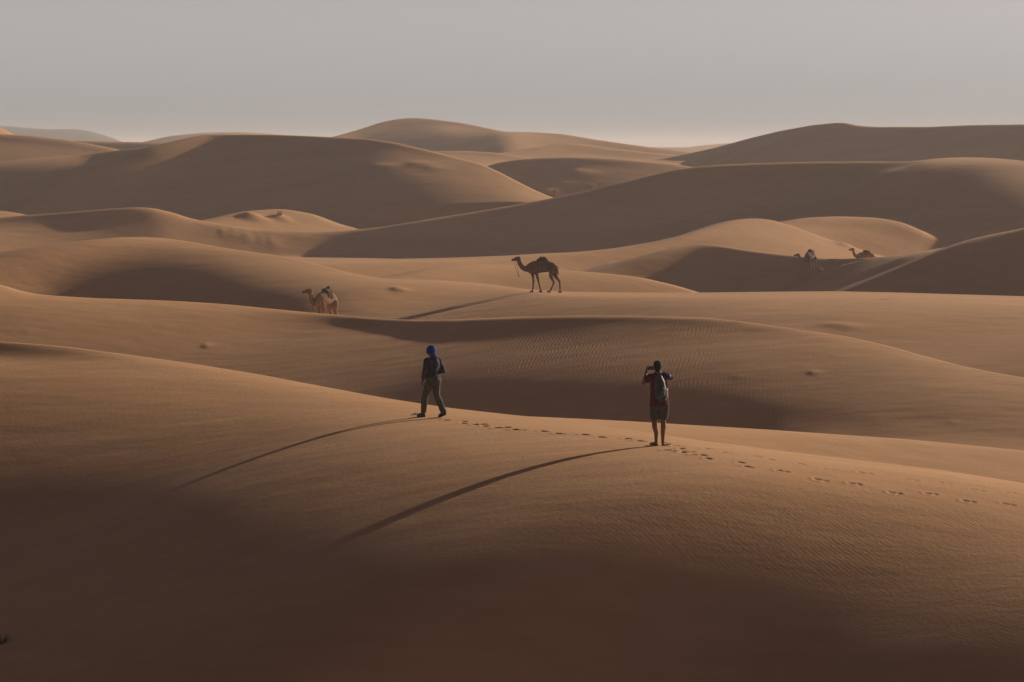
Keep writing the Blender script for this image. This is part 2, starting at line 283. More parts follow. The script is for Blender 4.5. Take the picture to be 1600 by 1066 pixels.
def track(pts, step, depth, gap=.09, size=1.0, jit=.04, skip=0):
    P = [hit(*q) for q in pts]; acc = 0; side = 1; nxt = .1
    for a, b in zip(P, P[1:]):
        v = b-a; v.z = 0; L = v.length; ang = math.atan2(v.y, v.x)
        while nxt <= acc+L:
            t = (nxt-acc)/L; q = a+v*t; n = Vector((-v.y, v.x, 0)).normalized()*gap*side
            q += n+Vector((rng.uniform(-jit, jit), rng.uniform(-jit, jit), 0))
            if rng.random() >= skip: footprint(q, ang+rng.uniform(-.2, .2), depth*rng.uniform(.75, 1.2), size)
            side = -side; nxt += step*rng.uniform(.9, 1.1)
        acc += L
track([(1640, 801), (1575, 791), (1500, 778), (1400, 767), (1300, 752), (1200, 735), (1120, 718), (1060, 703), (1040, 697)], .72, .022, .10, .92, .06)
track([(1640, 778), (1530, 765), (1440, 750), (1350, 740), (1265, 729), (1190, 715), (1120, 704), (1075, 697)], .74, .013, .08)
track([(1010, 690), (918, 681), (860, 676), (800, 671), (735, 662), (700, 656)], .70, .028, .09, 1.0)
for q in ((1060, 697), (1046, 704), (1075, 706), (1090, 711), (995, 688), (745, 664), (780, 669), (812, 672)): footprint(hit(*q), 2.9+rng.uniform(-.4, .4), .035)
def groove(pts, w, depth):
    P = [hit(*q) for q in pts]
    for a, b in zip(P, P[1:]):
        n = max(2, int((b-a).length/(w*.6)))
        for k in range(n):
            q = a+(b-a)*(k/n)
            dent(q.x+rng.uniform(-.1, .1), q.y, lambda dx, dy: -depth*(.5+.8*rng.random())*np.exp(-(dx*dx+dy*dy)/(w*w)), w*3)
groove([(1338, 405.5), (1310, 411), (1285, 421), (1262, 432), (1240, 441), (1228, 450)], .45, .24)
groove([(1300, 408), (1282, 419), (1262, 428), (1248, 436)], .4, .15)
def mound(q, h, w, l=1.6):
    dent(q.x, q.y, lambda dx, dy: h*np.exp(-(dx/(w*l))**2-(dy/w)**2)*np.where(dx < 0, np.exp(-(dx/(w*l))**2*2), 1), w*l*3)
for px, y, h, w in ((390, 339, .6, 1.2), (436, 340, .3, .9), (322, 541, .07, .2), (1270, 583, .05, .2), (1155, 590, .02, .3), (42, 519, .02, .25), (1487, 660, .02, .2), (1385, 468, .05, .3),
                    (1300, 508, .06, .6), (1325, 512, .05, .6), (875, 288, .3, 1.6), (905, 272, .3, 1.8), (650, 257, .2, 1.6), (590, 262, .25, 1.8), (675, 263, .15, 1.4), (870, 330, .0, 1), (425, 379, .14, .7), (408, 376, .12, .6), (385, 371, .14, .7), (365, 366, .12, .6), (348, 363, .12, .5), (620, 452, .12, .4), (1320, 383, .2, .9)):
    mound(hit(px, y), h, w)
mound(hit(650, 648), .05, .09); mound(hit(1016, 697), .02, .07); mound(hit(1044, 697.5), .02, .07); mound(hit(690, 655), .02, .08)
# near and behind the camera the sheet simply carries on
def grid_mesh(name, XX, YY, ZZ):
    nr, nc = XX.shape
    co = np.stack([XX, YY, ZZ], -1).reshape(-1, 3).astype(np.float32)
    i = np.arange(nr-1)[:, None]*nc+np.arange(nc-1)[None, :]
    f = np.stack([i, i+1, i+nc+1, i+nc], -1).reshape(-1, 4).astype(np.int32)
    me = bpy.data.meshes.new(name); me.vertices.add(len(co)); me.vertices.foreach_set('co', co.ravel())
    me.loops.add(f.size); me.loops.foreach_set('vertex_index', f.ravel())
    me.polygons.add(len(f)); me.polygons.foreach_set('loop_start', np.arange(0, f.size, 4, dtype=np.int32))
    me.polygons.foreach_set('loop_total', np.full(len(f), 4, dtype=np.int32))
    me.update(calc_edges=True); me.polygons.foreach_set('use_smooth', np.ones(len(f), dtype=bool)); me.update()
    return me
bx = np.linspace(-500, 500, len(CP))
XX = np.concatenate([bx[None]*1, bx[None]*.3, XM]); YY = np.concatenate([np.full((1, len(CP)), -400.), np.full((1, len(CP)), -6.), YM])
ZZ = np.concatenate([np.full((1, len(CP)), -9.), np.full((1, len(CP)), -1.9), ZM])
ground = bpy.data.objects.new('ground', grid_mesh('ground', XX, YY, ZZ)); COL.objects.link(ground); ground['kind'] = 'structure'

# ---------------------------------------------------------------- materials
def node(nt, t, **kw):
    n = nt.nodes.new(t)
    for k, v in kw.items():
        if k in n.inputs: n.inputs[k].default_value = v
        else: setattr(n, k, v)
    return n
def sand_material():
    m = bpy.data.materials.new('sand'); m.use_nodes = True; t = m.node_tree; b = t.nodes['Principled BSDF']
    L = t.links.new
    b.inputs['Roughness'].default_value = 1.0; b.inputs['Specular IOR Level'].default_value = .05
    g = node(t, 'ShaderNodeNewGeometry'); pos = g.outputs['Position']
    # broad colour drifts and grain
    n1 = node(t, 'ShaderNodeTexNoise', Scale=.055, Detail=5.0, Roughness=.6)
    mp = node(t, 'ShaderNodeMapping'); mp.inputs['Scale'].default_value = (.6, 1.6, 3.0); mp.inputs['Rotation'].default_value = (0, 0, .5)
    L(pos, mp.inputs['Vector']); L(mp.outputs['Vector'], n1.inputs['Vector'])
    n2 = node(t, 'ShaderNodeTexNoise', Scale=1.1, Detail=6.0, Roughness=.65); L(mp.outputs['Vector'], n2.inputs['Vector'])
    r1 = node(t, 'ShaderNodeValToRGB'); r1.color_ramp.elements[0].position = .32; r1.color_ramp.elements[1].position = .68
    r1.color_ramp.elements[0].color = (.445, .236, .113, 1); r1.color_ramp.elements[1].color = (.53, .298, .152, 1)
    L(n1.outputs['Fac'], r1.inputs['Fac'])
    mx = node(t, 'ShaderNodeMixRGB', blend_type='MULTIPLY'); mx.inputs['Fac'].default_value = .5
    r2 = node(t, 'ShaderNodeValToRGB'); r2.color_ramp.elements[0].position = .35; r2.color_ramp.elements[1].position = .65
    r2.color_ramp.elements[0].color = (.82, .80, .78, 1); r2.color_ramp.elements[1].color = (1, 1, 1, 1)
    L(n2.outputs['Fac'], r2.inputs['Fac']); L(r1.outputs['Color'], mx.inputs['Color1']); L(r2.outputs['Color'], mx.inputs['Color2'])
    L(mx.outputs['Color'], b.inputs['Base Color'])
    # ripples: long wavy bands, two directions, present in patches
    def ripples(rot, wl, dist, dscale):
        mpp = node(t, 'ShaderNodeMapping'); mpp.inputs['Rotation'].default_value = (0, 0, rot); L(pos, mpp.inputs['Vector'])
        w = node(t, 'ShaderNodeTexWave', wave_type='BANDS', bands_direction='X', wave_profile='SIN')
        w.inputs['Scale'].default_value = 2*math.pi/wl/20.0
        w.inputs['Distortion'].default_value = dist; w.inputs['Detail'].default_value = 3.0; w.inputs['Detail Scale'].default_value = dscale
        w.inputs['Detail Roughness'].default_value = .55
        L(mpp.outputs['Vector'], w.inputs['Vector']); return w.outputs['Fac']
    wa = ripples(math.radians(-38), .095, 4.5, .4); wb = ripples(math.radians(8), .17, 6.0, .5)
    def math_(op, a, bb=None):
        n = node(t, 'ShaderNodeMath', operation=op)
        for k, v in enumerate((a, bb)):
            if v is None: continue
            if isinstance(v, (int, float)): n.inputs[k].default_value = v
            else: L(v, n.inputs[k])
        return n.outputs[0]
    sep = node(t, 'ShaderNodeSeparateXYZ'); L(pos, sep.inputs[0])
    def band(v, a, b2, c, d2):
        m1 = node(t, 'ShaderNodeMapRange', interpolation_type='SMOOTHSTEP'); m1.inputs[1].default_value = a; m1.inputs[2].default_value = b2; L(v, m1.inputs[0])
        m2 = node(t, 'ShaderNodeMapRange', interpolation_type='SMOOTHSTEP'); m2.inputs[1].default_value = c; m2.inputs[2].default_value = d2; L(v, m2.inputs[0])
        return math_('SUBTRACT', m1.outputs[0], m2.outputs[0])
    n3 = node(t, 'ShaderNodeTexNoise', Scale=.22, Detail=3.0); L(pos, n3.inputs['Vector'])
    pa = node(t, 'ShaderNodeMapRange'); pa.inputs[1].default_value = .42; pa.inputs[2].default_value = .6; L(n3.outputs['Fac'], pa.inputs[0])
    near = math_('SUBTRACT', 1.0, band(sep.outputs['Y'], 60, 78, 20000, 20001))
    ha = math_('MULTIPLY', math_('MULTIPLY', wa, near), math_('MULTIPLY_ADD', pa.outputs[0], .75)) if False else math_('MULTIPLY', math_('MULTIPLY', wa, near), math_('ADD', math_('MULTIPLY', pa.outputs[0], .6), .4))
    mid = math_('MULTIPLY', band(sep.outputs['Y'], 86, 98, 119, 124), band(sep.outputs['X'], -5, 0, 5, 13))
    hb = math_('MULTIPLY', math_('MULTIPLY', wb, mid), math_('ADD', math_('MULTIPLY', pa.outputs[0], .8), .2))
    n4 = node(t, 'ShaderNodeTexNoise', Scale=9.0, Detail=6.0, Roughness=.7); L(pos, n4.inputs['Vector'])
    n5 = node(t, 'ShaderNodeTexNoise', Scale=.35, Detail=4.0, Roughness=.5); L(mp.outputs['Vector'], n5.inputs['Vector'])
    h = math_('ADD', math_('MULTIPLY', ha, RIP_A), math_('MULTIPLY', hb, RIP_B))
    h = math_('ADD', h, math_('MULTIPLY', n4.outputs['Fac'], .010)); h = math_('ADD', h, math_('MULTIPLY', n5.outputs['Fac'], .06))
    bp = node(t, 'ShaderNodeBump'); bp.inputs['Strength'].default_value = 1.0; bp.inputs['Distance'].default_value = 1.0
    L(h, bp.inputs['Height']); L(bp.outputs['Normal'], b.inputs['Normal'])
    return m
RIP_A, RIP_B = .0015, .0048
ground.data.materials.append(sand_material())

hill_rows = np.nonzero((D > 1800) & (D < 2500))[0]; hc = np.nonzero((GP > -1500) & (GP < 520))[0]
hz = solve(HILL)[hill_rows][:, hc]; hx = D[hill_rows][:, None]*((GP[hc]-PX0)/F_PX)[None]; hy = np.repeat(D[hill_rows][:, None], len(hc), 1)
hz = hz+1.2*np.sin(hx*.031+hy*.02)+.7*np.sin(hx*.09-hy*.05)-1.2
hz = np.maximum(hz, -60)
hill = bpy.data.objects.new('distant_hill', grid_mesh('distant_hill', hx, hy, hz)); COL.objects.link(hill); hill['kind'] = 'structure'
rm = bpy.data.materials.new('dark_rock'); rm.use_nodes = True; rb = rm.node_tree.nodes['Principled BSDF']; rb.inputs['Roughness'].default_value = 1
rn = node(rm.node_tree, 'ShaderNodeTexNoise', Scale=.02, Detail=6.0); rr_ = node(rm.node_tree, 'ShaderNodeValToRGB')
rr_.color_ramp.elements[0].color = (.03, .03, .038, 1); rr_.color_ramp.elements[1].color = (.05, .05, .06, 1)
rg = node(rm.node_tree, 'ShaderNodeNewGeometry'); rm.node_tree.links.new(rg.outputs['Position'], rn.inputs['Vector'])
rm.node_tree.links.new(rn.outputs['Fac'], rr_.inputs['Fac']); rm.node_tree.links.new(rr_.outputs['Color'], rb.inputs['Base Color'])
hill.data.materials.append(rm)

# ---------------------------------------------------------------- haze
def haze():
    me = bpy.data.meshes.new('haze'); bm = bmesh.new(); bmesh.ops.create_cube(bm, size=1)
    z0 = float(ZZ.min())-1.5; z1 = float(ZM.max())+4
    for v in bm.verts: v.co = Vector((v.co.x*6000, 1900+v.co.y*4800, z0 if v.co.z < 0 else z1))
    bm.to_mesh(me); bm.free(); o = bpy.data.objects.new('haze', me); COL.objects.link(o); o['kind'] = 'stuff'
    m = bpy.data.materials.new('haze'); m.use_nodes = True; t = m.node_tree; t.nodes.clear()
    out = t.nodes.new('ShaderNodeOutputMaterial'); v = t.nodes.new('ShaderNodeVolumePrincipled')
    v.inputs['Color'].default_value = (.89, .80, .77, 1); v.inputs['Density'].default_value = .00028; v.inputs['Anisotropy'].default_value = .2
    t.links.new(v.outputs['Volume'], out.inputs['Volume']); me.materials.append(m)
haze()
# ---------------------------------------------------------------- figure building
def mat(name, c1, c2=None, scale=6.0, rough=.9, spec=.08, bump=.0, bscale=40.0):
    m = bpy.data.materials.new(name); m.use_nodes = True; t = m.node_tree; b = t.nodes['Principled BSDF']
    b.inputs['Roughness'].default_value = rough; b.inputs['Specular IOR Level'].default_value = spec
    tc = node(t, 'ShaderNodeTexCoord')
    n = node(t, 'ShaderNodeTexNoise', Scale=scale, Detail=5.0, Roughness=.6); t.links.new(tc.outputs['Object'], n.inputs['Vector'])
    r = node(t, 'ShaderNodeValToRGB'); r.color_ramp.elements[0].position = .35; r.color_ramp.elements[1].position = .65
    c2 = c2 or tuple(.8*v for v in c1)
    r.color_ramp.elements[0].color = (*c2, 1); r.color_ramp.elements[1].color = (*c1, 1)
    t.links.new(n.outputs['Fac'], r.inputs['Fac']); t.links.new(r.outputs['Color'], b.inputs['Base Color'])
    if bump:
        n2 = node(t, 'ShaderNodeTexNoise', Scale=bscale, Detail=4.0); t.links.new(tc.outputs['Object'], n2.inputs['Vector'])
        bp = node(t, 'ShaderNodeBump'); bp.inputs['Distance'].default_value = bump; t.links.new(n2.outputs['Fac'], bp.inputs['Height']); t.links.new(bp.outputs['Normal'], b.inputs['Normal'])
    return m

class Form:
    """closed tapered limbs that are fused into one continuous skin"""
    def __init__(s): s.v = []; s.f = []
    def limb(s, pts, w=1.0, ref=(0, 1, 0), flat=(False, False), n=16):
        """pts: [(x, y, z, r)...]; w: width across ref as a share of the radius"""
        for (a, b) in zip(pts, pts[1:]):
            s.piece(a, b, w, ref, (flat[0] and a is pts[0], flat[1] and b is pts[-1]), n)
        return s
    def piece(s, a, b, w, ref, flat, n):
        pa, pb = Vector(a[:3]), Vector(b[:3]); ra, rb = a[3], b[3]; wa = a[4] if len(a) > 4 else w; wb = b[4] if len(b) > 4 else w
        ax = pb-pa; L = ax.length
        if L < 1e-6: ax = Vector((0, 0, 1)); L = 1e-6
        ax = ax.normalized(); e1 = Vector(ref)-ax*Vector(ref).dot(ax)
        if e1.length < .05: e1 = Vector((1, 0, 0))-ax*ax.x
        e1.normalize(); e2 = ax.cross(e1)
        rings = []
        if flat[0]: rings.append((0, ra*.001, wa)); rings.append((0, ra*.97, wa))
        else: rings += [(-ra*math.sin(q), ra*math.cos(q), wa) for q in (1.56, 1.2, .8, .4)]
        for k in range(5): t = k/4; rings.append((L*t, ra+(rb-ra)*t, wa+(wb-wa)*t))
        if flat[1]: rings.append((L, rb*.97, wb)); rings.append((L, rb*.001, wb))
        else: rings += [(L+rb*math.sin(q), rb*math.cos(q), wb) for q in (.4, .8, 1.2, 1.56)]
        o = len(s.v)
        for (h, r, ww) in rings:
            for k in range(n):
                q = 2*math.pi*k/n
                s.v.append(pa+ax*h+e1*(r*ww*math.cos(q))+e2*(r*math.sin(q)))
        m = len(rings)
        for i in range(m-1):
            for k in range(n):
                k2 = (k+1) % n; s.f.append((o+i*n+k, o+i*n+k2, o+(i+1)*n+k2, o+(i+1)*n+k))
        s.f.append(tuple(o+k for k in range(n-1, -1, -1))); s.f.append(tuple(o+(m-1)*n+k for k in range(n)))
    def ball(s, c, r, w=1.0, ref=(0, 1, 0), stretch=(0, 0, .001)):
        c = Vector(c); e = Vector(stretch)*.5
        return s.limb([(*(c-e), r), (*(c+e), r)], w, ref)
    def box(s, c, size, rot=None):
        o = len(s.v); c = Vector(c); hx, hy, hz = [q/2 for q in size]; R = rot or Matrix.Identity(3)
        for z in (-hz, hz):
            for x, y in ((-hx, -hy), (hx, -hy), (hx, hy), (-hx, hy)): s.v.append(c+R @ Vector((x, y, z)))
        for f in ((3, 2, 1, 0), (4, 5, 6, 7), (0, 1, 5, 4), (1, 2, 6, 5), (2, 3, 7, 6), (3, 0, 4, 7)): s.f.append(tuple(o+k for k in f))
        return s
    def mesh(s, name, voxel=None, smooth=3, wrinkle=0.0, seed=0, wscale=9.0):
        me = bpy.data.meshes.new(name); me.from_pydata([tuple(v) for v in s.v], [], s.f); me.update()
        if voxel:
            o = bpy.data.objects.new('work', me); COL.objects.link(o)
            r = o.modifiers.new('r', 'REMESH'); r.mode = 'VOXEL'; r.voxel_size = voxel; r.use_smooth_shade = True
            if smooth: k = o.modifiers.new('s', 'SMOOTH'); k.factor = .5; k.iterations = smooth
            dg = bpy.context.evaluated_depsgraph_get(); ev = o.evaluated_get(dg)
            me2 = bpy.data.meshes.new_from_object(ev); bpy.data.objects.remove(o); me = me2; me.name = name
        if wrinkle:
            from mathutils import noise
            me.update(); nrm = [v.normal.copy() for v in me.vertices]
            for v, nn in zip(me.vertices, nrm):
                q = v.co*wscale+Vector((seed, seed*2.1, 0)); q.z *= .7
                v.co += nn*wrinkle*(noise.noise(q)+.5*noise.noise(q*2.3))
        me.polygons.foreach_set('use_smooth', [True]*len(me.polygons)); me.update()
        return me
def link(name, me, m, parent=None):
    o = bpy.data.objects.new(name, me); COL.objects.link(o); me.materials.append(m)
    if parent is not None: o.parent = parent
    return o
def thing(name, label, cat, loc, rz=0.0, group=None):
    o = bpy.data.objects.new(name, None); COL.objects.link(o); o.location = loc; o.rotation_euler = (0, 0, rz); o.empty_display_size = .2
    o['label'] = label; o['category'] = cat
    if group: o['group'] = group
    return o
def local_ground(loc, rz):
    c, s_ = math.cos(rz), math.sin(rz)
    return lambda x, y: float(zat(loc[0]+c*x-s_*y, loc[1]+s_*x+c*y))-loc[2]

SKIN = mat('skin', (.24, .115, .07), (.19, .09, .055), rough=.6)
def hand(F, wrist, direc, palm_n, side, curl, r=.0085):
    """palm, four unequal fingers and a thumb; direc: wrist to knuckles, palm_n: the way the palm faces, side: towards the thumb"""
    w = Vector(wrist); d = Vector(direc).normalized(); s_ = Vector(side).normalized(); n = Vector(palm_n).normalized()
    k = w+d*.085
    for q in (-1, 0, 1): F.limb([(*(w+s_*.012*q), .021), (*(k+s_*.021*q), .0155)])
    for i, (off, ln) in enumerate(((.033, .072), (.011, .080), (-.011, .074), (-.033, .058))):
        p = k+s_*off; dd = d; segs = [.45, .32, .23]; rr = r*(1 if i < 3 else .88); last = p
        for j, sg in enumerate(segs):
            ang = curl*(.6, 1.0, .8)[j]; dd = (dd*math.cos(ang)+n*math.sin(ang)).normalized(); q = last+dd*ln*sg
            F.limb([(*last, rr*(1-.06*j)), (*q, rr*(.94-.06*j))], n=10); last = q
    p = w+d*.022+s_*.022; q = p+(d*.55+s_*.8+n*.25).normalized()*.038; q2 = q+(d*.85+s_*.25+n*.4*curl).normalized()*.032; q3 = q2+(d*.95+n*.3*curl).normalized()*.022
    F.limb([(*p, .015), (*q, .0115), (*q2, .010), (*q3, .008)], n=10)
def head(F, c, look, up=(0, 0, 1)):
    """skull, jaw, nose, lips, brow, ears; c: middle of the skull"""
    c = Vector(c); f = Vector(look).normalized(); u = Vector(up); r = f.cross(u).normalized(); u = r.cross(f)
    P = lambda a, b, e: c+r*a+f*b+u*e
    F.limb([(*P(0, -.02, .015), .088), (*P(0, .022, .005), .082)], w=.86, ref=r)
    F.limb([(*P(0, .035, -.03), .062), (*P(0, .05, -.085), .042)], w=.95, ref=r)
    F.limb([(*P(-.035, .03, -.06), .03), (*P(0, .07, -.1), .022), (*P(.035, .03, -.06), .03)])
    F.limb([(*P(0, .095, .0), .009), (*P(0, .118, -.035), .013)]); F.limb([(*P(-.012, .104, -.04), .009), (*P(.012, .104, -.04), .009)])
    F.limb([(*P(-.018, .094, -.068), .007), (*P(.018, .094, -.068), .007)]); F.limb([(*P(-.016, .091, -.08), .008), (*P(.016, .091, -.08), .008)])
    F.limb([(*P(-.045, .078, .018), .012), (*P(-.012, .092, .018), .010)]); F.limb([(*P(.045, .078, .018), .012), (*P(.012, .092, .018), .010)])
    for s_ in (-1, 1): F.limb([(*P(s_*.078, .0, .012), .018), (*P(s_*.074, .005, -.03), .011)], w=.45, ref=r)
    return P

# ---------------------------------------------------------------- barefoot person taking a picture
def photographer():
    loc = hit(1030, 696.5); rz = math.radians(3)
    t = thing('person', 'barefoot person in maroon shirt and grey shorts with a backpack, photographing the dunes', 'person', loc, rz)
    g = local_ground(loc, rz)
    B = Form()
    for s_, kx, ax, toe in ((-1, -.095, -.065, -.10), (1, .085, .075, .17)):
        ay = -.02 if s_ < 0 else .0; gz = g(ax, ay)
        B.limb([(s_*.095, .0, .93, .092), (s_*.095, .01, .78, .082), (kx, .02, .52, .056)])
        B.limb([(kx, .018, .52, .055), (kx, -.012, .40, .057), (ax*.98, -.012, .27, .046), (ax, ay, .11+gz, .034), (ax, ay, .075+gz, .036)])
        h = Vector((ax, ay-.045, .032+gz)); bl = h+Vector((toe*.9, .17, -.004))
        B.limb([(*h, .034), (*((h+bl)/2+Vector((0, 0, .008))), .033), (*bl, .027, 1.35)], w=1.1, ref=(1, 0, 0))
        dd = (bl-h).normalized(); sd = Vector((dd.y, -dd.x, 0))*(-s_)
        for q in range(5):
            p = bl+sd*(.036-.018*q)+dd*(.012-.004*q); B.limb([(*p, .0125-.0012*q), (*(p+dd*(.034-.004*q)), .0115-.0012*q)], n=8)
    B.limb([(0, 0, .93, .13), (0, .01, 1.08, .118), (0, 0, 1.25, .135), (0, 0, 1.38, .135)], w=1.25, ref=(1, 0, 0))
    B.limb([(-.14, 0, 1.42, .06), (.14, 0, 1.42, .06)]); B.limb([(0, 0, 1.42, .06), (-.015, .02, 1.54, .052)])
    hc = (-.03, .045, 1.625); look = Vector((-.12, 1, -.04)); head(B, hc, look)
    wl, wr = Vector((-.235, .30, 1.50)), Vector((.02, .36, 1.50))
    B.limb([(-.19, 0, 1.43, .052), (-.305, .10, 1.285, .042), (*wl, .026)]); B.limb([(.19, 0, 1.43, .052), (.275, .17, 1.40, .042), (*wr, .026)])
    hand(B, wl, (.15, .65, .75), (.9, .0, -.1), (.1, -.8, .6), .55); hand(B, wr, (-.5, .35, .75), (-.75, -.3, .0), (.2, -.85, .5), .55)
    link('body', B.mesh('body', .0065, 2), SKIN, t)
    shirt = mat('maroon_cotton', (.115, .012, .03), (.08, .009, .022), rough=.9, bump=.004, bscale=60)
    Sh = Form()
    Sh.limb([(0, .0, .815, .165), (0, .005, 1.0, .148), (0, .0, 1.2, .15), (0, 0, 1.36, .148)], w=1.26, ref=(1, 0, 0), flat=(True, False))
    Sh.limb([(-.15, 0, 1.415, .078), (.15, 0, 1.415, .078)]); Sh.limb([(0, 0, 1.42, .085), (-.01, .01, 1.475, .07)], flat=(False, True))
    Sh.limb([(-.17, 0, 1.42, .074), (-.262, .062, 1.335, .07)], flat=(False, True))
    so = link('shirt', Sh.mesh('shirt', .009, 3, .010, 1), shirt, t)
    Sl = Form(); Sl.limb([(.15, 0, 1.425, .079), (.262, .13, 1.405, .068)], flat=(False, True))
    so2 = link('sleeve', Sl.mesh('sleeve', .009, 2, .007, 2), mat('dark_blue_cotton', (.03, .022, .085), (.02, .015, .06), rough=.9), t)
    so2['label'] = 'dark blue right sleeve'
    sc = Form(); sc.limb([(-.11, -.085, 1.475, .032), (0, -.09, 1.452, .032), (.13, -.075, 1.475, .032)]); sc.limb([(-.11, -.08, 1.475, .03), (-.085, .0, 1.50, .028)]); sc.limb([(.13, -.075, 1.475, .03), (.1, .02, 1.49, .028)])
    link('scarf', sc.mesh('scarf', .008, 2, .006, 4), mat('navy_scarf', (.025, .022, .06), (.016, .014, .04)), t)
    St = Form()
    St.limb([(0, 0, .87, .143), (0, 0, .80, .152)], w=1.2, ref=(1, 0, 0), flat=(True, False))
    for s_ in (-1, 1): St.limb([(s_*.095, .0, .82, .108), (s_*.094, .008, .54, .092)], w=1.0, ref=(1, 0, 0), flat=(False, True))
    link('shorts', St.mesh('shorts', .009, 2, .012, 7, 7), mat('grey_shorts', (.085, .072, .066), (.06, .052, .048), bump=.003), t)
    pk = Form()
    R = Matrix.Rotation(math.radians(4), 3, 'X')
    pk.limb([(.01, -.205, 1.00, .085, 1.35), (.0, -.225, 1.15, .092, 1.35), (-.01, -.21, 1.32, .085, 1.25), (-.015, -.175, 1.42, .06, 1.2)], ref=(1, 0, 0))
    pack = link('backpack', pk.mesh('backpack', .009, 2, .006, 9), mat('slate_nylon', (.05, .055, .06), (.034, .038, .043), rough=.6, spec=.25), t)
    pf = Form(); pf.limb([(.008, -.29, 1.06, .04, 1.9), (.0, -.31, 1.2, .042, 1.8)], ref=(1, 0, 0)); link('pocket', pf.mesh('pocket', .008, 2, .004, 3), mat('dark_nylon', (.03, .032, .036), rough=.6, spec=.25), pack)
    pb = Form(); pb.limb([(-.06, -.2, .955, .045), (.085, -.2, .955, .045)], w=1, ref=(0, 0, 1)); link('base', pb.mesh('base', .008, 1), mat('black_nylon', (.02, .02, .022), rough=.6), pack)
    for q in range(3): 
        c = Form(); c.limb([(-.07+.14*(q/3), -.338+.012*abs(q-1), 1.02+.07*q, .005), (.07-.02*q, -.338, 1.07+.07*q, .005)]); link('cord', c.mesh('cord'), mat('pale_cord', (.3, .3, .3)), pack)
    bt = Form(); bt.limb([(.125, -.20, .99, .032), (.125, -.205, 1.17, .03), (.122, -.205, 1.2, .016)], flat=(True, True)); link('bottle', bt.mesh('bottle'), mat('grey_bottle', (.42, .40, .38), rough=.4, spec=.5), pack)
    stp = Form()
    for s_ in (-1, 1): stp.limb([(s_*.075, -.17, 1.42, .022), (s_*.105, -.07, 1.505, .022), (s_*.11, .06, 1.47, .022), (s_*.12, .155, 1.33, .02), (s_*.14, .13, 1.12, .017), (s_*.13, -.1, 1.03, .015)], w=.5, ref=(0, 0, 1))
    link('strap', stp.mesh('strap', .006, 1), mat('strap_webbing', (.03, .03, .035)), pack)
    hr = Form(); c = Vector(hc)
    hr.limb([(*(c+Vector((.002, -.03, .03))), .094), (*(c+Vector((-.004, .01, .042))), .086)], w=.9, ref=(1, 0, 0)); hr.limb([(*(c+Vector((.004, -.055, -.02))), .06), (*(c+Vector((.004, -.05, -.05))), .05)], w=1.2, ref=(1, 0, 0))
    link('hair', hr.mesh('hair', .007, 2, .010, 5, 22), mat('dark_hair', (.022, .016, .012), (.012, .009, .007), rough=.7), t)
    for s_ in (-1, 1):
        e = Form(); e.ball(c+Vector((s_*.03-.01, .076, .0)), .011); link('eye', e.mesh('eye'), mat('eye_white', (.5, .47, .44), rough=.3), t)
    ph = thing('smartphone', 'dark smartphone held up in both hands in front of the face', 'phone', loc, rz)
    # held sideways between the two hands
    f = Form(); f.box((-.115, .405, 1.565), (.175, .010, .082), Matrix.Rotation(math.radians(8), 3, 'Z')); me = f.mesh('case')
    bm = bmesh.new(); bm.from_mesh(me); bmesh.ops.bevel(bm, geom=bm.edges[:], offset=.004, segments=2, affect='EDGES'); bm.to_mesh(me); bm.free()
    link('case', me, mat('phone_case', (.03, .03, .033), rough=.4, spec=.5), ph)
    f = Form(); f.box((-.115, .3985, 1.565), (.150, .002, .070), Matrix.Rotation(math.radians(8), 3, 'Z')); link('screen', f.mesh('screen'), mat('phone_glass', (.05, .04, .035), rough=.15, spec=.6), ph)
    f = Form(); f.limb([(-.175, .409, 1.588, .010), (-.1755, .4125, 1.588, .010)], flat=(True, True)); link('lens', f.mesh('lens'), mat('lens_black', (.01, .01, .012), rough=.1), ph)

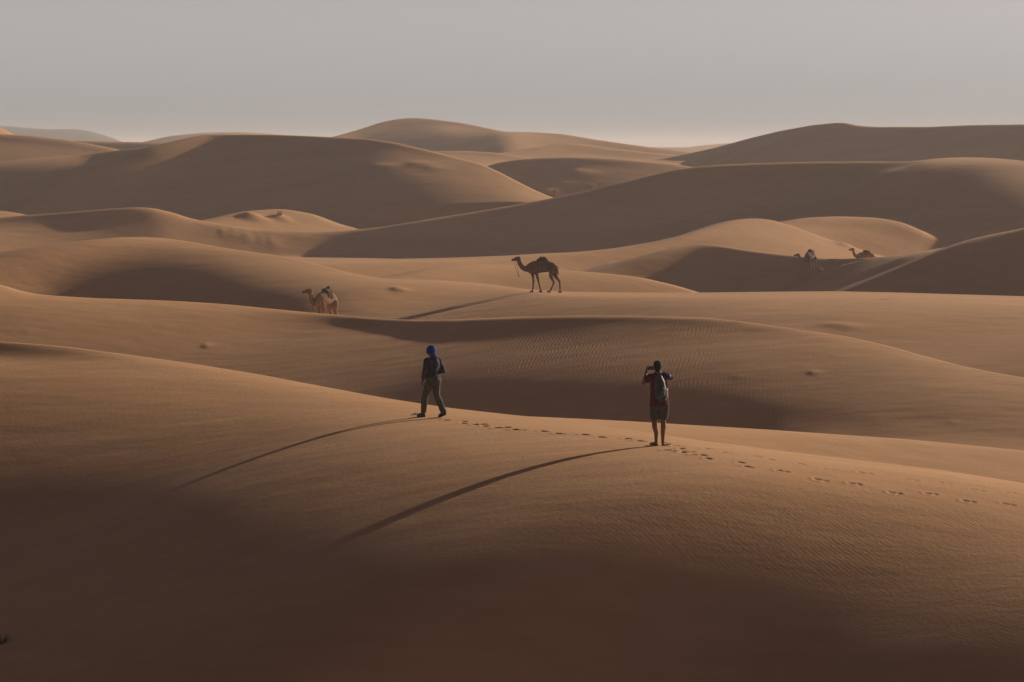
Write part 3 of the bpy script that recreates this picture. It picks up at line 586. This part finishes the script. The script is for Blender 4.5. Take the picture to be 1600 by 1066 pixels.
# ---------------------------------------------------------------- person walking in a blue headscarf
def walker():
    loc = hit(676, 652); rz = math.radians(38)
    t = thing('person', 'person in blue headscarf, dark jacket and khaki trousers walking along the dune crest', 'person', loc, rz)
    g = local_ground(loc, rz)
    fl, fr = Vector((-.075, .31, 0)), Vector((.075, -.34, 0)); fl.z = g(fl.x, fl.y); fr.z = g(fr.x, fr.y)
    hip = .90; B = Form()
    kl = Vector((-.09, .20, .50+fl.z*.5)); kr = Vector((.085, -.07, .49+fr.z*.4)); al = fl+Vector((0, -.02, .09)); ar = fr+Vector((0, .0, .14))
    B.limb([(-.09, .0, hip, .09), (*kl, .058), (*al, .036)]); B.limb([(.09, .0, hip, .09), (*kr, .058), (*ar, .036)])
    B.limb([(0, 0, hip, .13), (0, .02, 1.08, .115), (0, .02, 1.32, .13)], w=1.25, ref=(1, 0, 0)); B.limb([(-.14, .01, 1.39, .058), (.14, .01, 1.39, .058)])
    B.limb([(0, .02, 1.40, .056), (0, .045, 1.52, .05)])
    hc = Vector((0, .065, 1.60)); head(B, hc, (-.1, 1, -.1))
    wl, wr = Vector((-.225, .10, .90)), Vector((.20, .22, 1.04))
    B.limb([(-.185, 0, 1.38, .05), (-.265, -.05, 1.10, .042), (*wl, .026)]); B.limb([(.185, 0, 1.38, .05), (.27, -.06, 1.12, .042), (*wr, .026)])
    hand(B, wl, (.1, .35, -.9), (.9, .1, 0), (0, .95, .2), .5); hand(B, wr, (-.6, .75, .1), (-.4, -.2, -.85), (.2, .3, .9), .6)
    link('body', B.mesh('body', .0065, 2), SKIN, t)
    khaki = mat('khaki_trousers', (.10, .09, .068), (.07, .063, .05), bump=.004, bscale=50)
    Tr = Form()
    Tr.limb([(0, 0, .99, .145), (0, 0, .86, .155)], w=1.2, ref=(1, 0, 0), flat=(True, False))
    Tr.limb([(-.088, .0, .86, .115), (*kl, .078), (*(al+Vector((0, -.02, .03))), .070)], flat=(False, True))
    Tr.limb([(.088, .0, .86, .115), (*kr, .078), (*(ar+Vector((0, -.02, -.02))), .072)], flat=(False, True))
    link('trousers', Tr.mesh('trousers', .009, 2, .014, 3, 8), khaki, t)
    Jk = Form()
    Jk.limb([(0, .0, .97, .165), (0, .01, 1.12, .152), (0, .01, 1.32, .155)], w=1.24, ref=(1, 0, 0), flat=(True, False))
    Jk.limb([(-.155, .0, 1.385, .075), (.155, .0, 1.385, .075)]); Jk.limb([(0, .015, 1.40, .08), (0, .03, 1.475, .066)], flat=(False, True))
    Jk.limb([(-.185, 0, 1.375, .072), (-.272, -.05, 1.10, .064), (*(wl+Vector((0, -.01, .03))), .05)], flat=(False, True))
    Jk.limb([(.185, 0, 1.375, .072), (.277, -.06, 1.12, .064), (*(wr+Vector((.01, -.03, .01))), .05)], flat=(False, True))
    link('jacket', Jk.mesh('jacket', .009, 2, .017, 6, 9), mat('dark_jacket', (.032, .031, .048), (.02, .02, .031), rough=.8, bump=.004), t)
    Tu = Form(); Tu.limb([(0, -.005, .985, .158), (.01, -.03, .88, .172), (.01, -.025, .77, .15)], w=1.16, ref=(1, 0, 0), flat=(True, True))
    w_ = link('waist_wrap', Tu.mesh('waist_wrap', .009, 3, .016, 8, 8), mat('olive_cloth', (.075, .062, .042), (.052, .043, .03)), t)
    for p, a in ((fl, 0), (fr, 1)):
        sh = Form(); h = p+Vector((0, -.05, .05+.07*a)); q = p+Vector((-.01 if not a else .01, .16, .035))
        sh.limb([(*h, .044), (*((h+q)/2+Vector((0, 0, .012))), .044), (*q, .036, 1.25)], w=1.0, ref=(1, 0, 0)); sh.limb([(*(h+Vector((0, .03, .05))), .045), (*h, .043)])
        o = link('shoe', sh.mesh('shoe', .008, 2), mat('dusty_shoe', (.075, .055, .04), (.05, .038, .028)), t)
        so = Form(); so.limb([(*(h+Vector((0, -.01, -.028))), .036), (*(q+Vector((0, .01, -.022))), .036, 1.2)], w=1.0, ref=(1, 0, 0)); link('sole', so.mesh('sole', .008, 1), mat('sole_rubber', (.03, .028, .026)), o)
    T = Form(); c = hc
    T.limb([(*(c+Vector((0, -.03, .035))), .110), (*(c+Vector((0, .02, .045))), .104)], w=.92, ref=(1, 0, 0))
    for k in range(6):      # the wound folds
        tilt = (-.35, .2, -.1, .38, .05, -.22)[k]; zz = (-.02, .0, .035, .03, .075, .06)[k]; R_ = (.104, .108, .110, .108, .095, .1)[k]; prev = None
        for j in range(17):
            a = 2*math.pi*j/16; p = c+Vector((R_*.93*math.cos(a), R_*math.sin(a)-.005, zz+R_*tilt*math.sin(a+k)))
            if prev is not None: T.limb([(*prev, .019), (*p, .019)], n=8)
            prev = p
    T.limb([(0, -.03, 1.55, .05), (0, -.012, 1.50, .054)], w=1.1, ref=(1, 0, 0))
    T.limb([(.0, -.07, 1.53, .028), (.005, -.11, 1.47, .028), (.01, -.14, 1.42, .02)], w=1.2, ref=(1, 0, 0))
    link('headscarf', T.mesh('headscarf', .008, 1, .006, 11, 16), mat('royal_blue_cotton', (.012, .035, .27), (.008, .022, .18), rough=.85), t)
    K = Form(); K.limb([(.095, .05, 1.615, .022), (.125, .07, 1.605, .02), (.10, .115, 1.60, .02)]); K.limb([(-.06, .155, 1.605, .02), (.06, .155, 1.605, .02)]); link('sunglasses', K.mesh('sunglasses', .007, 1), mat('black_plastic', (.012, .012, .013), rough=.3, spec=.5), t)

# ---------------------------------------------------------------- camels
def camel(label, px, y, rz, coat, pose, extra, depth=None):
    loc = hit(px, y) if depth is None else at_depth(px, depth)
    if pose == 'lying': loc.z += .12
    t = thing('camel', label, 'camel', loc, rz); g = local_ground(loc, rz)
    B = Form()
    if pose != 'lying':
        B.limb([(.66, 0, 1.47, .25), (.48, 0, 1.49, .335), (.15, 0, 1.52, .38), (-.25, 0, 1.54, .36), (-.56, 0, 1.50, .29), (-.80, 0, 1.40, .20)], w=.80, ref=(0, 1, 0))
        B.limb([(.20, 0, 1.72, .2), (-.02, 0, 1.86, .15), (-.25, 0, 1.78, .14)], w=.62, ref=(0, 1, 0))
        B.limb([(.62, 0, 1.22, .14), (.45, 0, 1.16, .13)], w=.7)
        if pose == 'walk': legs = [((.53, -.15, 1.22, .12), (.47, -.15, .69, .062), (.505, -.15, .17, .040), (.57, -.15)), ((.30, .15, 1.22, .12), (.19, .15, .69, .062), (.06, .15, .17, .040), (.04, .15)),
                                   ((-.60, .15, 1.26, .19), (-.56, .15, .96, .115), (-.73, .15, .58, .055), (-.55, .15, .15, .040), (-.44, .15)), ((-.76, -.15, 1.26, .19), (-.84, -.15, .94, .11), (-1.08, -.15, .65, .055), (-1.11, -.15, .16, .040), (-1.10, -.15))]
        else: legs = [((.48, .17, 1.22, .12), (.47, .17, .69, .064), (.46, .17, .17, .042), (.49, .17)), ((.40, -.17, 1.22, .12), (.37, -.17, .69, .064), (.34, -.17, .17, .042), (.37, -.17)),
                      ((-.62, .17, 1.24, .19), (-.60, .18, .96, .12), (-.80, .18, .60, .058), (-.74, .18, .16, .042), (-.70, .18)), ((-.66, -.17, 1.24, .19), (-.66, -.18, .94, .12), (-.88, -.18, .60, .058), (-.84, -.18, .16, .042), (-.80, -.18))]
        for L_ in legs:
            *js, ft = L_; gz = g(*ft); P = []
            for k, j in enumerate(js):
                sh = gz*min(1, k/(len(js)-1.0)*1.0); P.append((j[0], j[1], j[2]+sh, j[3]))
            B.limb(P); f0 = P[-1]
            B.limb([f0, (ft[0]-.02, ft[1], .055+gz, .05)]); B.limb([(ft[0]-.05, ft[1], .028+gz, .062), (ft[0]+.05, ft[1], .026+gz, .07)], w=1.25)
            kk = P[1 if len(js) == 3 else 2]; B.ball(kk[:3], kk[3]*1.25)
        if pose == 'low':
            N = [(.66, 0, 1.45, .22), (.84, -.10, 1.27, .17), (.98, -.30, 1.22, .135), (1.06, -.50, 1.36, .12), (1.08, -.60, 1.54, .11)]; hd = Vector((1.10, -.62, 1.60)); fw = Vector((.45, -.88, -.10)).normalized()
        elif pose == 'stand':
            N = [(.66, 0, 1.45, .25), (.84, -.06, 1.32, .19), (.98, -.17, 1.36, .16), (1.05, -.22, 1.56, .14), (1.08, -.25, 1.82, .13)]; hd = Vector((1.09, -.27, 1.95)); fw = Vector((.58, -.80, -.10)).normalized()
        else:
            N = [(.66, 0, 1.47, .25), (.82, 0, 1.38, .19), (.98, 0, 1.38, .16), (1.16, 0, 1.50, .14), (1.28, 0, 1.70, .13), (1.34, 0, 1.90, .12)]; hd = Vector((1.36, 0, 1.98)); fw = Vector((1, 0, -.10)).normalized()
        B.limb([(-.86, 0, 1.55, .05), (-.95, .02, 1.35, .04), (-.99, .03, 1.12, .045), (-1.0, .03, 1.0, .02)])
    else:
        B.limb([(.60, 0, .62, .24), (.42, 0, .60, .34), (.10, 0, .60, .38), (-.25, 0, .62, .38), (-.55, 0, .56, .34), (-.80, 0, .45, .22)], w=.85, ref=(0, 1, 0))
        B.limb([(.08, 0, .85, .2), (-.12, 0, 1.02, .15), (-.32, 0, .94, .14)], w=.62, ref=(0, 1, 0))
        for s_ in (-1, 1):
            B.limb([(.42, s_*.24, .45, .12), (.70, s_*.25, .13, .085), (.38, s_*.27, .08, .055), (.30, s_*.27, .07, .06)])
            B.limb([(-.55, s_*.25, .48, .21), (-.25, s_*.33, .18, .13), (-.75, s_*.33, .09, .07), (-.35, s_*.35, .07, .055)])
        N = [(.60, 0, .62, .22), (.82, 0, .58, .16), (1.0, 0, .72, .135), (1.10, 0, .95, .12), (1.14, 0, 1.13, .115)]; hd = Vector((1.16, 0, 1.22)); fw = Vector((1, .1, .0)).normalized()
        B.limb([(-.9, 0, .5, .045), (-1.0, .03, .2, .035)])
    B.limb(N, w=.72, ref=(0, 1, 0))
    u = Vector((0, 0, 1)); r = fw.cross(u).normalized(); u = r.cross(fw)
    P = lambda a, b, c: hd+fw*a+r*b+u*c
    B.limb([(*P(-.03, 0, .0), .115), (*P(.10, 0, .03), .10), (*P(.24, 0, .0), .07), (*P(.36, 0, -.02), .058)], w=.72, ref=r)
    B.limb([(*P(.06, 0, -.07), .07), (*P(.22, 0, -.065), .045), (*P(.35, 0, -.075), .038)], w=.7, ref=r); B.limb([(*P(.37, 0, -.03), .048), (*P(.40, 0, -.065), .035)], w=.9, ref=r)
    for s_ in (-1, 1):
        B.limb([(*P(.09, s_*.065, .075), .026), (*P(.14, s_*.06, .06), .02)]); B.limb([(*P(-.05, s_*.07, .085), .022), (*P(-.075, s_*.095, .15), .014)])
    link('body', B.mesh('body', .017, 4, .010, len(label) % 7, 9), coat, t)
    extra(t, N, P, hd)
    for s_ in (-1, 1):
        e = Form(); e.ball(P(.11, s_*.078, .045), .014); link('eye', e.mesh('eye'), EYE, t)
    return t
EYE = mat('dark_eye', (.01, .008, .006), rough=.2, spec=.6)
WOOL = mat('dark_wool', (.055, .037, .027), (.035, .024, .018), bump=.01); ROPE = mat('rope', (.2, .09, .06)); RED = mat('red_rug', (.12, .035, .025), (.07, .03, .02), scale=14)
def coatmat(name, c1, c2): return mat(name, c1, c2, scale=3.2, rough=.95, spec=.05, bump=.012, bscale=26)
def halter(t, P):
    h = Form(); prev = {}
    for ring in (.02, .25):
        pts = [P(ring, math.cos(a)*(.088 if ring < .1 else .062), math.sin(a)*(.125 if ring < .1 else .08)-(.02 if ring > .1 else .0)) for a in [2*math.pi*k/12 for k in range(13)]]
        for a, b in zip(pts, pts[1:]): h.limb([(*a, .009), (*b, .009)], n=6)
    for s_ in (-1, 1): h.limb([(*P(.02, s_*.088, 0), .009), (*P(.25, s_*.062, -.02), .009)], n=6)
    return link('halter', h.mesh('halter'), ROPE, t)
def pad(t, z=1.9, x=-.05, knob=True, low=0.0, mats=(WOOL, RED)):
    d = -low
    s_ = Form(); s_.limb([(.16, 0, 1.60+d, .36), (-.30, 0, 1.62+d, .355)], w=.86, ref=(0, 1, 0), flat=(True, True)); s_.limb([(.12, 0, 1.80+d, .2), (-.05, 0, 1.92+d, .165), (-.28, 0, 1.85+d, .155)], w=.75, ref=(0, 1, 0))
    a = link('saddle_blanket', s_.mesh('saddle_blanket', .018, 3, .02, 3, 8), mats[0], t)
    k = Form(); k.limb([(.10, -.09, 1.98+d, .075), (.10, .09, 1.98+d, .075)], w=1.0, ref=(0, 0, 1)); k.limb([(-.34, -.12, 1.90+d, .085), (-.34, .12, 1.90+d, .085)]); k.limb([(.10, -.13, 1.95+d, .06), (-.34, -.16, 1.86+d, .07)]); k.limb([(.10, .13, 1.95+d, .06), (-.34, .16, 1.86+d, .07)])
    link('saddle', k.mesh('saddle', .014, 2, .01, 5, 12), mats[1], t)
def camel_a(t, N, P, hd):
    halter(t, P)
    s_ = Form(); s_.limb([(.12, 0, 1.84, .18), (-.02, 0, 1.93, .15), (-.25, 0, 1.86, .15)], w=.8, ref=(0, 1, 0)); link('saddle_blanket', s_.mesh('saddle_blanket', .016, 3, .03, 3, 12), WOOL, t)
    k = Form(); k.limb([(.04, -.12, 2.05, .065), (.04, .12, 2.05, .065)]); k.limb([(-.12, -.13, 2.06, .05), (-.18, .1, 2.04, .06)]); k.limb([(.04, -.13, 2.03, .05), (-.25, -.17, 1.93, .07)]); k.limb([(.04, .13, 2.03, .05), (-.25, .17, 1.93, .07)]); k.limb([(-.25, -.14, 1.95, .075), (-.27, .14, 1.95, .075)])
    link('saddle', k.mesh('saddle', .014, 2, .012, 5, 12), RED, t)
    g = Form(); R_ = [(.28*math.cos(a)-.0+.05*0, .30*math.sin(a)) for a in [2*math.pi*k/20 for k in range(21)]]
    pts = [Vector((.22, .315*math.cos(a), 1.50+.395*math.sin(a))) for a in [2*math.pi*k/20 for k in range(21)]]
    for a, b in zip(pts, pts[1:]): g.limb([(*a, .012), (*b, .012)], n=6)
    link('girth_strap', g.mesh('girth_strap'), WOOL, t)
    r = Form(); a = P(.24, 0, -.10)
    pts = [a, a+Vector((-.05, .02, -.3)), a+Vector((-.11, .03, -.62)), a+Vector((-.20, .03, -.80)), a+Vector((-.27, .04, -.86)), a+Vector((-.25, .05, -.72)), a+Vector((-.2, .04, -.5)), a+Vector((-.14, .05, -.2)), P(.05, .03, -.14)]
    for p, q in zip(pts, pts[1:]): r.limb([(*p, .011), (*q, .011)], n=6)
    link('lead_rope', r.mesh('lead_rope'), ROPE, t)
    ts = Form(); q = a+Vector((-.25, .04, -.86)); ts.limb([(*q, .03), (*(q+Vector((0, 0, -.07))), .022)]); link('tassel', ts.mesh('tassel'), RED, t)
def camel_b(t, N, P, hd):
    halter(t, P); pad(t, mats=(WOOL, mat('mustard_rug', (.17, .10, .04), (.09, .05, .03))))
    n = Form(); pts = [Vector((.96+.06*math.cos(a), -.15+.14*math.cos(a), 1.36+.19*math.sin(a))) for a in [2*math.pi*k/14 for k in range(15)]]
    for a, b in zip(pts, pts[1:]): n.limb([(*a, .026), (*b, .026)], n=8)
    link('neck_band', n.mesh('neck_band'), mat('turquoise_band', (.02, .16, .13), (.01, .08, .07)), t)
    k = Form(); k.limb([(-.16, 0, 2.02, .10), (-.2, .02, 2.08, .085)], w=1.0); o = link('bundle', k.mesh('bundle', .014, 2, .02, 2, 12), WOOL, t)
    y_ = Form(); y_.limb([(-.2, -.2, 1.82, .08), (-.42, -.2, 1.76, .08)], w=.8); link('mat_roll', y_.mesh('mat_roll', .014, 2, .01, 2, 9), mat('mustard_cloth', (.2, .12, .035), (.14, .08, .025)), t)
    r = Form(); a = Vector((.98, -.17, 1.20)); r.limb([(*a, .012), (*(a+Vector((.02, 0, -.3))), .012)], n=6); link('lead_rope', r.mesh('lead_rope'), ROPE, t)
def camel_c(t, N, P, hd):
    halter(t, P); pad(t, mats=(mat('brown_rug', (.1, .05, .03), (.07, .035, .02)), WOOL))
def camel_d(t, N, P, hd): halter(t, P); pad(t, low=.92, mats=(mat('faded_rug', (.22, .12, .07), (.15, .08, .05)), WOOL))
DARK = coatmat('dark_camel_coat', (.15, .085, .05), (.09, .05, .03)); TAN = coatmat('tan_camel_coat', (.30, .18, .105), (.17, .10, .06)); BROWN = coatmat('brown_camel_coat', (.38, .225, .135), (.17, .10, .06))
photographer(); walker()
camel('dark camel with a saddle striding along the sunlit crest, its long shadow on the sand', 846, 456.8, math.pi, DARK, 'walk', camel_a)
camel('saddled camel with a turquoise neck band, its feet hidden behind the dark-lipped dune crest', 509, 491.5, math.radians(180+60), TAN, 'stand', camel_b, depth_for(509, 511, 136, 160))
camel('standing camel with lowered head on the shaded slope, left of the lying camel', 1266, 426.5, math.radians(180+58), BROWN, 'low', camel_c)
camel('camel lying on the sand behind the shaded dune crest, head raised', 1352, 401.5, math.radians(180+12), BROWN, 'lying', camel_d, 229)

# a pale bundle on the sand by the standing camel
p = hit(1279, 423.5); b = thing('bundle', 'pale cloth bundle lying on the sand behind the standing camel', 'bundle', p)
F = Form(); F.limb([(-.22, 0, .14, .17), (.05, .05, .2, .2), (.25, -.02, .12, .16)]); F.limb([(-.1, -.12, .1, .14), (.2, -.14, .1, .13)]); link('sack', F.mesh('sack', .02, 3, .04, 2, 6), mat('pale_sacking', (.44, .27, .16), (.33, .20, .12), bump=.01), b)
F = Form(); F.limb([(-.2, -.1, .27, .02), (0, 0, .38, .02), (.2, .05, .3, .02)], n=8); link('cord', F.mesh('cord'), ROPE, b)

# ---------------------------------------------------------------- grass tufts
def tuft(label, pos, n, h, spread, m, seed, group='grass tufts on the dunes'):
    rg = random.Random(seed); v = []; f = []
    for k in range(n):
        a = rg.uniform(0, 2*math.pi); r0 = spread*.35*math.sqrt(rg.random()); x, y_ = r0*math.cos(a), r0*math.sin(a); hh = h*rg.uniform(.5, 1.05); lean = rg.uniform(.1, .75)*spread
        w = .012*h/.5*rg.uniform(.7, 1.3); pa = rg.uniform(0, math.pi); wx, wy = w*math.cos(pa), w*math.sin(pa); o = len(v)
        for q in range(4):
            s_ = q/3; ww = 1-s_*.9; cx = x+math.cos(a)*lean*s_*s_; cy = y_+math.sin(a)*lean*s_*s_; cz = -.05+hh*s_*(1-.25*s_*lean/spread)
            v += [(cx-wx*ww, cy-wy*ww, cz), (cx+wx*ww, cy+wy*ww, cz)]
        for q in range(3): f.append((o+2*q, o+2*q+1, o+2*q+3, o+2*q+2))
    me = bpy.data.meshes.new('grass_tuft'); me.from_pydata(v, [], f); me.update()
    o = bpy.data.objects.new('grass_tuft', me); COL.objects.link(o); me.materials.append(m); o.location = pos
    o['label'] = label; o['category'] = 'grass tuft'; o['group'] = group
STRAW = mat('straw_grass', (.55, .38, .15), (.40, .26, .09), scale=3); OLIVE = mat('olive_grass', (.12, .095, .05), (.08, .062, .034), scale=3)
tuft('dry tuft on the sunlit patch below the big dark dune', hit(437, 339), 260, 1.0, .55, STRAW, 1)
tuft('straw-yellow grass tuft where the large dune flank runs out', hit(866, 306), 420, 1.5, 1.5, STRAW, 2)
tuft('small straw tuft further up the long diagonal crest', hit(926, 295), 300, 1.2, 1.0, STRAW, 3)
tuft('dark olive tuft in the deep shade at the lower left edge of the picture', hit(2, 1005), 160, .24, .26, OLIVE, 4)
